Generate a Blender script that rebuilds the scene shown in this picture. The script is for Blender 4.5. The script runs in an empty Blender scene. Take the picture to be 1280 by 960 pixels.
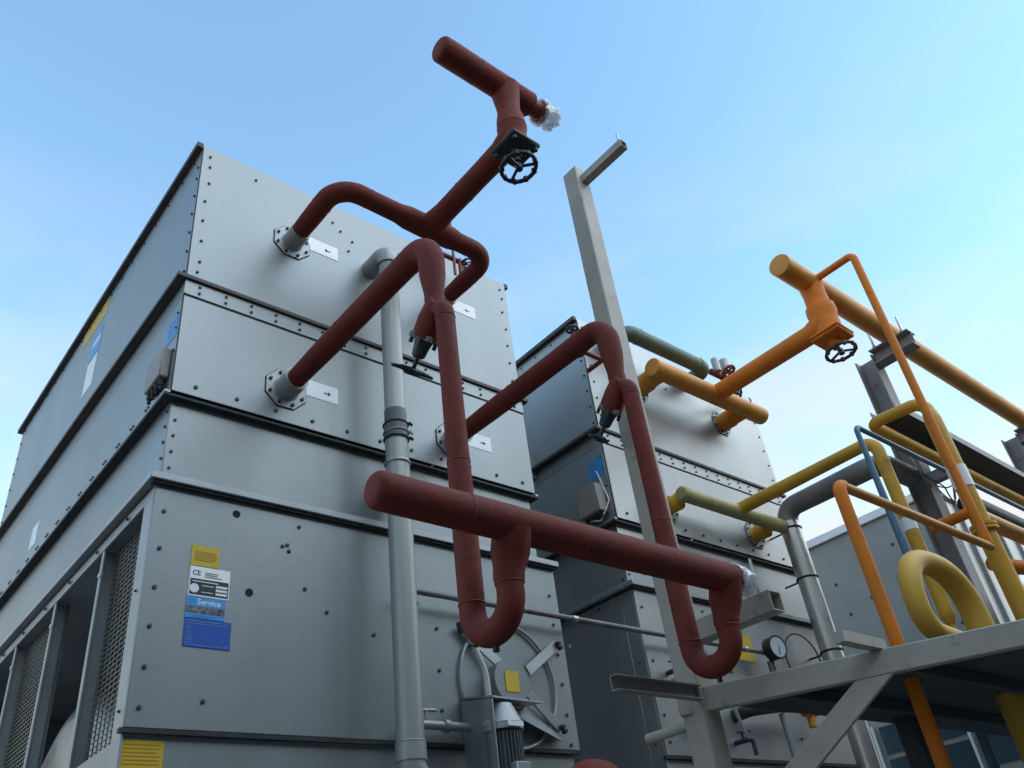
import bpy, bmesh, math, random
from mathutils import Vector, Matrix
random.seed(7)
S = bpy.context.scene
COL = S.collection
EYE = 1.6                     # camera height above ground; heights below are given above the eye
def V(x, y, z): return Vector((x, y, z + EYE))

# ------------------------------------------------------------------ camera
cd = bpy.data.cameras.new('camera'); cam = bpy.data.objects.new('camera', cd); COL.objects.link(cam)
cd.sensor_width = 36; cd.lens = 36 * 1053.1 / 1280; cd.clip_start = .05; cd.clip_end = 20000
R0 = (0.76279747, -0.63593867, -0.11714111); R1 = (0.28867119, 0.49699424, -0.81833103); R2 = (0.5786268, 0.59040557, 0.56268312)
cam.matrix_world = Matrix(((R0[0], -R1[0], -R2[0], 0), (R0[1], -R1[1], -R2[1], 0), (R0[2], -R1[2], -R2[2], EYE), (0, 0, 0, 1)))
S.camera = cam
S.render.resolution_x = 1024; S.render.resolution_y = 768
# ------------------------------------------------------------------ world, sun, exposure
SUN_EL = math.radians(28); SUN_AZ = math.radians(-58)     # azimuth measured from +X towards +Y
w = bpy.data.worlds.new('World'); S.world = w; w.use_nodes = True
nt = w.node_tree; bg = nt.nodes['Background']
sky = nt.nodes.new('ShaderNodeTexSky'); sky.sky_type = 'NISHITA'; sky.sun_disc = False
sky.sun_elevation = SUN_EL; sky.sun_rotation = math.radians(90) - SUN_AZ
sky.air_density = 1.4; sky.dust_density = 0.1; sky.ozone_density = 2.7; sky.altitude = 0
# thin clouds low in the sky
tc = nt.nodes.new('ShaderNodeTexCoord'); sep = nt.nodes.new('ShaderNodeSeparateXYZ'); nt.links.new(tc.outputs['Generated'], sep.inputs[0])
mp = nt.nodes.new('ShaderNodeMapping'); mp.inputs['Scale'].default_value = (1.6, 1.6, 5.0); nt.links.new(tc.outputs['Generated'], mp.inputs[0])
no = nt.nodes.new('ShaderNodeTexNoise'); no.inputs['Scale'].default_value = 1.5; no.inputs['Detail'].default_value = 7; no.inputs['Roughness'].default_value = .55
nt.links.new(mp.outputs[0], no.inputs['Vector'])
cr = nt.nodes.new('ShaderNodeMapRange'); cr.inputs[1].default_value = .42; cr.inputs[2].default_value = .62; nt.links.new(no.outputs['Fac'], cr.inputs[0])
hr = nt.nodes.new('ShaderNodeMapRange'); hr.inputs[1].default_value = .75; hr.inputs[2].default_value = .2; nt.links.new(sep.outputs['Z'], hr.inputs[0])
mu = nt.nodes.new('ShaderNodeMath'); mu.operation = 'MULTIPLY'; nt.links.new(cr.outputs[0], mu.inputs[0]); nt.links.new(hr.outputs[0], mu.inputs[1])
vl = nt.nodes.new('ShaderNodeMapRange'); vl.interpolation_type = 'SMOOTHSTEP'; vl.inputs[1].default_value = .62; vl.inputs[2].default_value = .10; vl.inputs[4].default_value = .85; nt.links.new(sep.outputs['Z'], vl.inputs[0])   # pale haze towards the horizon, the same all round
m2 = nt.nodes.new('ShaderNodeMath'); m2.operation = 'MULTIPLY_ADD'; m2.use_clamp = True; m2.inputs[1].default_value = 1.0; nt.links.new(mu.outputs[0], m2.inputs[0]); nt.links.new(vl.outputs[0], m2.inputs[2])
mx = nt.nodes.new('ShaderNodeMix'); mx.data_type = 'RGBA'; nt.links.new(m2.outputs[0], mx.inputs['Factor'])
tn = nt.nodes.new('ShaderNodeVectorMath'); tn.operation = 'MULTIPLY'; tn.inputs[1].default_value = (.93, 1.03, .98); nt.links.new(sky.outputs[0], tn.inputs[0])      # camera white balance
nt.links.new(tn.outputs[0], mx.inputs[6]); mx.inputs[7].default_value = (2.35, 2.42, 2.42, 1)
nt.links.new(mx.outputs[2], bg.inputs['Color']); bg.inputs['Strength'].default_value = 0.1
sd = bpy.data.lights.new('sun', 'SUN'); sun = bpy.data.objects.new('sun', sd); COL.objects.link(sun)
sd.energy = .8; sd.angle = math.radians(110); sd.color = (1, .96, .88)      # sun veiled by thin cloud: broad, soft
sdir = Vector((math.cos(SUN_EL) * math.cos(SUN_AZ), math.cos(SUN_EL) * math.sin(SUN_AZ), math.sin(SUN_EL)))
sun.rotation_euler = sdir.to_track_quat('Z', 'Y').to_euler()
S.view_settings.view_transform = 'Standard'; S.view_settings.look = 'None'; S.view_settings.exposure = 1.95; S.view_settings.gamma = 1

# ------------------------------------------------------------------ materials
def mat(name, col, rough=.5, metal=0., var=.12, scale=6., bump=0., bscale=40., dark=None, dthr=.6, rvar=.0, streak=False, spec=.5, spangle=0.):
    m = bpy.data.materials.new(name); m.use_nodes = True; t = m.node_tree; b = t.nodes['Principled BSDF']
    c = t.nodes.new('ShaderNodeTexCoord'); src = c.outputs['Object']
    if streak:
        mp = t.nodes.new('ShaderNodeMapping'); mp.inputs['Scale'].default_value = (1, 1, .14); t.links.new(src, mp.inputs[0]); src = mp.outputs[0]
    n = t.nodes.new('ShaderNodeTexNoise'); n.inputs['Scale'].default_value = scale; n.inputs['Detail'].default_value = 5; t.links.new(src, n.inputs['Vector'])
    r = t.nodes.new('ShaderNodeMapRange'); r.inputs[1].default_value = .3; r.inputs[2].default_value = .7; r.inputs[3].default_value = 1 - var; r.inputs[4].default_value = 1 + var
    t.links.new(n.outputs['Fac'], r.inputs[0])
    h = t.nodes.new('ShaderNodeVectorMath'); h.operation = 'SCALE'; h.inputs[0].default_value = col; t.links.new(r.outputs[0], h.inputs['Scale'])
    out = h.outputs[0]
    if dark:
        n2 = t.nodes.new('ShaderNodeTexNoise'); n2.inputs['Scale'].default_value = scale * 2.3; n2.inputs['Detail'].default_value = 8; n2.inputs['Roughness'].default_value = .65
        t.links.new(src, n2.inputs['Vector'])
        r2 = t.nodes.new('ShaderNodeMapRange'); r2.inputs[1].default_value = dthr; r2.inputs[2].default_value = dthr + .15; t.links.new(n2.outputs['Fac'], r2.inputs[0])
        x = t.nodes.new('ShaderNodeMix'); x.data_type = 'RGBA'; t.links.new(r2.outputs[0], x.inputs['Factor']); t.links.new(out, x.inputs[6]); x.inputs[7].default_value = (*dark, 1)
        out = x.outputs[2]
    if spangle:
        vo = t.nodes.new('ShaderNodeTexVoronoi'); vo.inputs['Scale'].default_value = 75; t.links.new(c.outputs['Object'], vo.inputs['Vector'])
        vr = t.nodes.new('ShaderNodeMapRange'); vr.inputs[3].default_value = 1 - spangle; vr.inputs[4].default_value = 1 + spangle
        sx = t.nodes.new('ShaderNodeSeparateColor'); t.links.new(vo.outputs['Color'], sx.inputs[0]); t.links.new(sx.outputs[0], vr.inputs[0])
        vm = t.nodes.new('ShaderNodeVectorMath'); vm.operation = 'SCALE'; t.links.new(out, vm.inputs[0]); t.links.new(vr.outputs[0], vm.inputs['Scale']); out = vm.outputs[0]
    t.links.new(out, b.inputs['Base Color'])
    b.inputs['Roughness'].default_value = rough; b.inputs['Metallic'].default_value = metal; b.inputs['Specular IOR Level'].default_value = spec
    if rvar:
        r3 = t.nodes.new('ShaderNodeMapRange'); r3.inputs[3].default_value = rough - rvar; r3.inputs[4].default_value = rough + rvar; r3.inputs[1].default_value = .3; r3.inputs[2].default_value = .7
        t.links.new(n.outputs['Fac'], r3.inputs[0]); t.links.new(r3.outputs[0], b.inputs['Roughness'])
    if bump:
        n4 = t.nodes.new('ShaderNodeTexNoise'); n4.inputs['Scale'].default_value = bscale; n4.inputs['Detail'].default_value = 3; t.links.new(c.outputs['Object'], n4.inputs['Vector'])
        bp = t.nodes.new('ShaderNodeBump'); bp.inputs['Strength'].default_value = 1; bp.inputs['Distance'].default_value = bump; t.links.new(n4.outputs['Fac'], bp.inputs['Height'])
        t.links.new(bp.outputs[0], b.inputs['Normal'])
    return m
M = dict(
    galv=mat('galvanised_sheet', (.265, .29, .29), .46, .64, .06, 2.6, .004, 1.7, rvar=.05, dark=(.26, .28, .275), dthr=.60, streak=True, spangle=.025),
    galv_bright=mat('bright_galvanised_sheet', (.37, .385, .38), .42, .62, .06, 2.5, .010, 1.5, rvar=.05, dark=(.33, .335, .31), dthr=.60, streak=True, spangle=.025),
    rim=mat('shaded_weathered_rim', (.07, .062, .055), .6, .3, .25, 8, dark=(.05, .03, .02)),  # shade under the projecting flanges darkened into the base colour, plus brown blotches
    gasket=mat('black_gasket', (.025, .027, .028), .7, 0, .3, 20),
    galv_trim=mat('galvanised_trim', (.34, .36, .36), .5, .6, .1, 5),
    bolt=mat('bolt_steel', (.08, .085, .09), .5, .6, .1, 20),
    hole=mat('dark_cavity', (.008, .009, .01), .8, 0, 0, 5),
    inner=mat('inner_sheet', (.3, .32, .32), .55, .4, .15, 3),
    wire=mat('wire_mesh', (.2, .19, .17), .5, .7, .1, 10),
    plastic_grey=mat('grey_plastic_pipe', (.36, .375, .35), .42, .25, .08, 4, dark=(.25, .26, .23), dthr=.58, streak=True),
    plastic_dark=mat('dark_grey_coupling', (.10, .12, .125), .45, 0, .1, 6),
    red=mat('red_oxide_insulation', (.165, .031, .020), .72, 0, .2, 4, .0035, 26, dark=(.095, .024, .018), dthr=.58, rvar=.06, spec=.25),
    red_dk=mat('red_oxide_paint_steel', (.2, .032, .028), .5, 0, .2, 9, .001, 60),
    valve=mat('dark_green_cast_iron', (.035, .05, .052), .45, .2, .2, 20, .001, 80),
    wheel=mat('black_handwheel', (.025, .03, .035), .4, .3, .2, 30),
    wheel_brown=mat('rusty_handwheel', (.10, .045, .035), .5, .2, .3, 20),
    orange=mat('orange_pipe_paint', (.74, .21, .018), .6, 0, .14, 4, .0012, 30, dark=(.50, .10, .01), dthr=.6, rvar=.08, spec=.3),
    ochre=mat('ochre_pipe_paint', (.64, .265, .03), .5, 0, .14, 4, .001, 30, dark=(.30, .13, .04), dthr=.62),
    yellow=mat('yellow_pipe_paint', (.66, .35, .025), .5, 0, .16, 3, .0012, 30, dark=(.33, .16, .035), dthr=.6, rvar=.08),
    weathered_yellow=mat('weathered_yellow_pipe', (.40, .35, .15), .5, 0, .2, 5, .0012, 30, dark=(.58, .40, .03), dthr=.55),
    pale_yellow=mat('pale_yellow_insulation', (.66, .39, .045), .55, 0, .08, 4, .0012, 20, dark=(.40, .27, .07), dthr=.66),
    blue=mat('blue_pipe_paint', (.09, .18, .26), .45, 0, .15, 5),
    green=mat('weathered_green_pipe', (.11, .165, .12), .55, 0, .2, 6, .001, 40, dark=(.10, .085, .05), dthr=.55),
    steel=mat('beige_painted_steel', (.39, .355, .295), .5, 0, .12, 5, .001, 40, dark=(.22, .17, .12), dthr=.60),
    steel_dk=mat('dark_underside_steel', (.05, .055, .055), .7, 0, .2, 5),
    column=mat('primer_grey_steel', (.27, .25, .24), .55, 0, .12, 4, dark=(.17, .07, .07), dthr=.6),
    silver=mat('aluminium_cladding', (.52, .52, .49), .38, .85, .08, 4, .003, 9, rvar=.08),
    lead=mat('dull_grey_pipe', (.2, .19, .185), .5, .3, .2, 5, dark=(.1, .09, .085)),
    black=mat('black_cable_tray', (.03, .035, .04), .5, .3, .2, 20),
    white_lab=mat('white_label', (.90, .92, .90), .4, 0, .03, 5),
    ink=mat('black_ink', (.02, .02, .02), .5, 0, 0, 5),
    yel_lab=mat('yellow_label', (.62, .42, .02), .45, 0, .05, 8),
    yel_ink=mat('ochre_ink', (.4, .25, .02), .5, 0, 0, 5),
    blu_lab=mat('blue_label', (.010, .085, .40), .4, 0, .06, 8),
    sky_lab=mat('light_blue_label', (.05, .30, .66), .4, 0, .04, 8),
    wht_ink=mat('white_ink', (.8, .82, .84), .5, 0, 0, 5),
    blu_ink=mat('pale_blue_ink', (.12, .26, .62), .5, 0, 0, 5),
    photo=mat('printed_photo_strip', (.16, .15, .15), .4, 0, .9, 60, dark=(.02, .025, .03), dthr=.5),
    box=mat('beige_junction_box', (.29, .27, .23), .5, 0, .05, 5),
    wrap=None,
    cladding=mat('grey_cladding_panel', (.27, .275, .255), .6, .1, .1, 2, .004, 3),
    coping=mat('pale_coping', (.66, .69, .7), .4, .2, .08, 4),
    glass=mat('blue_window_glass', (.05, .085, .11), .12, .5, .05, 2),
    concrete=mat('yard_concrete', (.19, .18, .165), .9, 0, .2, .8, .004, 12),
    blocker_wall=mat('blocker_hall_wall', (.16, .155, .145), .9, 0, .15, 1.2),  # walls of the unseen light-blocking hall
    gauge=mat('gauge_face', (.55, .6, .6), .35, 0, .03, 20),
)
def wrapmat():
    m = bpy.data.materials.new('clear_plastic_film'); m.use_nodes = True; t = m.node_tree; b = t.nodes['Principled BSDF']
    b.inputs['Base Color'].default_value = (.8, .84, .86, 1); b.inputs['Roughness'].default_value = .16
    b.inputs['Alpha'].default_value = .62; b.inputs['Specular IOR Level'].default_value = .9
    n = t.nodes.new('ShaderNodeTexNoise'); n.inputs['Scale'].default_value = 22; c = t.nodes.new('ShaderNodeTexCoord'); t.links.new(c.outputs['Object'], n.inputs['Vector'])
    r = t.nodes.new('ShaderNodeMapRange'); r.inputs[1].default_value = .35; r.inputs[2].default_value = .65; r.inputs[3].default_value = .35; r.inputs[4].default_value = .9
    t.links.new(n.outputs['Fac'], r.inputs[0]); t.links.new(r.outputs[0], b.inputs['Alpha'])
    return m
M['wrap'] = wrapmat()

# ------------------------------------------------------------------ mesh builder
class MB:
    def __init__(s): s.v = []; s.f = []
    def add(s, vs, fs):
        o = len(s.v); s.v += [tuple(q) for q in vs]; s.f += [tuple(i + o for i in f) for f in fs]; return s
    def box(s, a, b):
        (x0, y0, z0), (x1, y1, z1) = a, b
        x0, x1 = sorted((x0, x1)); y0, y1 = sorted((y0, y1)); z0, z1 = sorted((z0, z1))
        return s.add([(x0, y0, z0), (x1, y0, z0), (x1, y1, z0), (x0, y1, z0), (x0, y0, z1), (x1, y0, z1), (x1, y1, z1), (x0, y1, z1)],
                     [(0, 3, 2, 1), (4, 5, 6, 7), (0, 1, 5, 4), (1, 2, 6, 5), (2, 3, 7, 6), (3, 0, 4, 7)])
    def bbox(s, x0, x1, y0, y1, z0, z1): return s.box((x0, y0, z0 + EYE), (x1, y1, z1 + EYE))
    def beam(s, p, q, wd, ht, up=Vector((0, 0, 1))):
        d = (q - p).normalized(); sd_ = d.cross(up)
        if sd_.length < .01: sd_ = Vector((1, 0, 0))
        sd_.normalize(); u = sd_.cross(d).normalized(); a = sd_ * wd / 2; b = u * ht / 2
        return s.add([p - a - b, p + a - b, p + a + b, p - a + b, q - a - b, q + a - b, q + a + b, q - a + b],
                     [(0, 1, 2, 3), (7, 6, 5, 4), (0, 4, 5, 1), (1, 5, 6, 2), (2, 6, 7, 3), (3, 7, 4, 0)])
    def prism(s, pts, d):
        n = len(pts); d = Vector(d)
        return s.add([Vector(p) for p in pts] + [Vector(p) + d for p in pts],
                     [tuple(range(n))[::-1], tuple(range(n, 2 * n))] + [(i, (i + 1) % n, n + (i + 1) % n, n + i) for i in range(n)])
    def sweep(s, pts, rads, n=20, caps=True, ref=None, squash=None):
        pts = [Vector(p) for p in pts]; k = len(pts)
        tan = []
        for i in range(k):
            a = pts[max(i - 1, 0)]; b = pts[min(i + 1, k - 1)]; tan.append((b - a).normalized())
        u = ref or (Vector((0, 0, 1)) if abs(tan[0].z) < .9 else Vector((1, 0, 0)))
        u = (u - tan[0] * u.dot(tan[0])).normalized(); vs = []; fs = []
        for i in range(k):
            u = (u - tan[i] * u.dot(tan[i])).normalized(); w_ = tan[i].cross(u)
            for j in range(n):
                a = 2 * math.pi * j / n; vs.append(pts[i] + (u * math.cos(a) + w_ * math.sin(a)) * rads[i])
        for i in range(k - 1):
            for j in range(n):
                fs.append((i * n + j, i * n + (j + 1) % n, (i + 1) * n + (j + 1) % n, (i + 1) * n + j))
        if caps: fs.append(tuple(range(n))[::-1]); fs.append(tuple((k - 1) * n + j for j in range(n)))
        return s.add(vs, fs)
    def cyl(s, p, q, r, n=16, r2=None): return s.sweep([p, q], [r, r if r2 is None else r2], n)
    def torus(s, c, ax, R, r, n=32, m=8, a0=0, a1=2 * math.pi):
        ax = Vector(ax).normalized(); u = ax.orthogonal().normalized(); w_ = ax.cross(u); vs = []; fs = []
        full = abs(a1 - a0 - 2 * math.pi) < 1e-6; k = n if full else n + 1
        for i in range(k):
            a = a0 + (a1 - a0) * i / n; d = u * math.cos(a) + w_ * math.sin(a)
            for j in range(m):
                b = 2 * math.pi * j / m; vs.append(c + d * (R + r * math.cos(b)) + ax * r * math.sin(b))
        for i in range(n):
            i2 = (i + 1) % k
            for j in range(m): fs.append((i * m + j, i2 * m + j, i2 * m + (j + 1) % m, i * m + (j + 1) % m))
        return s.add(vs, fs)
    def build(s, name, material, parent=None, smooth=True, bevel=0, kind=None, label=None):
        me = bpy.data.meshes.new(name)
        off = Vector((0, 0, 0))
        q = parent
        while q is not None: off += q.location; q = q.parent
        me.from_pydata([tuple(Vector(v) - off) for v in s.v], [], s.f)
        bm = bmesh.new(); bm.from_mesh(me); bmesh.ops.recalc_face_normals(bm, faces=bm.faces[:])
        if bevel: bmesh.ops.bevel(bm, geom=bm.edges[:], offset=bevel, segments=1, affect='EDGES', clamp_overlap=True)
        bm.to_mesh(me); bm.free()
        me.materials.append(material)
        if smooth:
            for p in me.polygons: p.use_smooth = True
            me.set_sharp_from_angle(angle=math.radians(38))
        o = bpy.data.objects.new(name, me); COL.objects.link(o)
        if parent is not None: o.parent = parent
        if kind: o['kind'] = kind
        if label: o['label'] = label
        return o
def thing(name, label, cat, loc, group=None):
    o = bpy.data.objects.new(name, None); COL.objects.link(o); o.location = Vector(loc); o.empty_display_size = .2
    o['label'] = label; o['category'] = cat
    if group: o['group'] = group
    return o
def tag(o, label, cat, group=None):
    o['label'] = label; o['category'] = cat
    if group: o['group'] = group
    return o
def fillet(pts, bend, seg=10):
    """pts: (x,y,z_above_eye,r[,bend]) corners -> smooth centre line and radii"""
    P = [V(*p[:3]) for p in pts]; Rr = [p[3] for p in pts]; B = [p[4] if len(p) > 4 else bend for p in pts]
    op = [P[0]]; orr = [Rr[0]]
    for i in range(1, len(P) - 1):
        a = (P[i - 1] - P[i]); b = (P[i + 1] - P[i]); la, lb = a.length, b.length; a.normalize(); b.normalize()
        ang = a.angle(b)
        if ang > math.pi - .05: op.append(P[i]); orr.append(Rr[i]); continue
        t = min(B[i] / math.tan(ang / 2), la * .98, lb * .98); rr = t * math.tan(ang / 2)
        c = P[i] + (a + b).normalized() * rr / math.sin(ang / 2); s0 = P[i] + a * t; s1 = P[i] + b * t
        d0 = s0 - c; d1 = s1 - c; tot = d0.angle(d1); ax = d0.cross(d1).normalized()
        for k in range(seg + 1): op.append(c + Matrix.Rotation(tot * k / seg, 3, ax) @ d0); orr.append(Rr[i])
    op.append(P[-1]); orr.append(Rr[-1])
    cp = [op[0]]; cr_ = [orr[0]]
    for p, r in zip(op[1:], orr[1:]):
        if (p - cp[-1]).length > 1e-4: cp.append(p); cr_.append(r)
    return cp, cr_
def dense(P, Rr, step=.08):
    op = [P[0]]; orr = [Rr[0]]
    for i in range(1, len(P)):
        n = max(1, int((P[i] - P[i - 1]).length / step))
        for k in range(1, n + 1):
            t = k / n; op.append(P[i - 1].lerp(P[i], t)); s_ = t * t * (3 - 2 * t); orr.append(Rr[i - 1] * (1 - s_) + Rr[i] * s_)
    return op, orr
def pipe(name, pts, material, parent, bend=.1, n=22, lump=0., rs=0., re=0., **kw):
    """swept pipe; rs / re round the start / end cap"""
    P, Rr = dense(*fillet(pts, bend))
    if lump: Rr = [r * (1 + lump * (math.sin(i * 1.7) * .5 + random.uniform(-1, 1) * .5)) for i, r in enumerate(Rr)]
    def cap(P, Rr, q):
        d = (P[0] - P[1]).normalized(); r = Rr[0]; e = []
        for k in range(5, 0, -1):
            a = math.pi / 2 * k / 5; e.append((P[0] + d * q * (math.sin(a) - 1), r - q + q * math.cos(a)))
        base = P[0] - d * q
        return [x[0] for x in e] + [base] + P[1:], [x[1] for x in e] + [r] + Rr[1:]
    if rs: P, Rr = cap(P, Rr, rs)
    if re: P, Rr = cap(P[::-1], Rr[::-1], re); P, Rr = P[::-1], Rr[::-1]
    mb = MB(); mb.sweep(P, Rr, n)
    return mb.build(name, material, parent, **kw)
def handwheel(c, ax, R, r, parent, material, spokes=3, stem=.08, name='handwheel'):
    mb = MB(); ax = Vector(ax).normalized(); c = Vector(c)
    mb.torus(c, ax, R, r, 36, 8); u = ax.orthogonal().normalized(); w_ = ax.cross(u)
    for k in range(spokes):
        a = 2 * math.pi * k / spokes + .5; d = u * math.cos(a) + w_ * math.sin(a)
        mb.cyl(c + d * R * .12 - ax * r * .4, c + d * R, r * .75, 8)
    for k in range(9):                       # finger grips round the rim
        a = 2 * math.pi * k / 9; d = u * math.cos(a) + w_ * math.sin(a)
        mb.cyl(c + d * (R - r * .2) - ax * r * 1.1, c + d * (R - r * .2) + ax * r * 1.1, r * 1.15, 8)
    mb.cyl(c - ax * r * 1.6, c + ax * r * 1.6, R * .2, 12); mb.cyl(c - ax * stem, c + ax * r * 2.2, R * .09, 8)
    return mb.build(name, material, parent)
def bolt_at(mb, p, nrm, r=.0105, h=.009):
    nrm = Vector(nrm); r *= .88; mb.cyl(p, p + nrm * h * .25, r * 1.35, 8); mb.cyl(p, p + nrm * h, r, 6)
def text_mesh(txt, size, origin, ux, uz, parent, material, name='lettering', bold=0):
    cu = bpy.data.curves.new('lettering', 'FONT'); cu.body = txt; cu.size = size; cu.extrude = .0006; cu.offset = bold
    tmp = bpy.data.objects.new('tmp_text', cu); COL.objects.link(tmp)
    dg = bpy.context.evaluated_depsgraph_get(); dg.update(); me = bpy.data.meshes.new_from_object(tmp.evaluated_get(dg))
    bpy.data.objects.remove(tmp)
    ux = Vector(ux); uz = Vector(uz); nn = ux.cross(uz); off = Vector((0, 0, 0)); q = parent
    while q is not None: off += q.location; q = q.parent
    for v in me.vertices: v.co = origin + ux * v.co.x + uz * v.co.y + nn * v.co.z - off
    me.materials.clear(); me.materials.append(material); me.name = name
    o = bpy.data.objects.new(name, me); COL.objects.link(o); o.parent = parent; return o

# ------------------------------------------------------------------ ground and unseen light-blocking hall
mb = MB(); mb.add([(-3000, -3000, 0), (3000, -3000, 0), (3000, 3000, 0), (-3000, 3000, 0)], [(0, 1, 2, 3)])
g = mb.build('ground', M['concrete'], None, smooth=False, kind='structure')

hall = thing('blocker_hall', 'unseen long grey hall added behind the camera to darken the lower condenser fronts', 'building', (5, -4.5, 0))  # out of view, added to block low sky and darken the lower sheets
MB().box((-40, -30, 0), (70, -4.5, 7.6)).build('wall', M['blocker_wall'], hall, smooth=False)
a = MB()
for i in range(110): a.box((-40 + i, -4.55, 0), (-39.85 + i, -4.502, 7.6))
a.build('wall_rib', M['blocker_wall'], hall, smooth=False, kind='stuff')
MB().box((-40.2, -30, 7.602), (70.2, -4.4, 7.8)).build('roof', M['rim'], hall, smooth=False)

# ------------------------------------------------------------------ evaporative condensers
FY = 3.56; UL = 3.8; UW = 2.42
def text_lines(mb, x0, x1, y, z0, z1, n, th=.0035, frac=(.6, 1.)):
    for i in range(n):
        z = z1 - (z1 - z0) * (i + .5) / n
        e = x0 + (x1 - x0) * random.uniform(*frac)
        mb.bbox(x0, e, y - .0012, y, z - th / 2, z + th / 2)
def nozzle(u, x, z, col_material, r):
    """octagonal flange plate, bolts and a collar on the front sheet"""
    n = MB(); pts = []
    for k in range(8):
        a = math.pi / 8 + k * math.pi / 4; pts.append(V(x + .128 * math.cos(a), FY - .001, z + .128 * math.sin(a)))
    n.prism(pts, (0, -.008, 0)); fl = n.build('flange', M['galv_trim'], u, bevel=.001, label='galvanised octagonal pipe flange')
    g_ = MB(); pts2 = [V(x, FY - .0005, z) + (p - V(x, FY - .001, z)) * 1.035 for p in pts]
    g_.prism(pts2, (0, -.004, 0)); g_.build('gasket', M['gasket'], fl)
    b = MB()
    for k in range(8):
        a = k * math.pi / 4 + .39; bolt_at(b, V(x + .104 * math.cos(a), FY - .009, z + .104 * math.sin(a)), (0, -1, 0), .009, .014)
    b.build('flange_bolt', M['bolt'], fl, kind='stuff')
    c = MB(); c.cyl(V(x, FY - .009, z), V(x, FY - .13, z), r, 28); c.torus(V(x, FY - .012, z), (0, 1, 0), r, .006, 28, 6)
    c.build('collar', M['plastic_grey'] if col_material is None else col_material, fl)
def arrow_label(u, x, z, right, dx=.112):
    x0 = x + dx; mb = MB(); mb.bbox(x0, x0 + .215, FY - .0025, FY + .001, z - .058 + .065, z + .065 + .052)
    l = mb.build('arrow_label', M['white_lab'], u, smooth=False)
    s = 1 if right else -1; cx = x0 + .142; cz = z + .058; a = MB()
    a.bbox(cx - .018, cx + .018, FY - .004, FY - .0025, cz - .0035, cz + .0035)
    a.prism([V(cx + s * .026, FY - .0025, cz), V(cx + s * .008, FY - .0025, cz + .013), V(cx + s * .008, FY - .0025, cz - .013)], (0, -.0015, 0))
    a.build('arrow', M['ink'], l, smooth=False)

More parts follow.
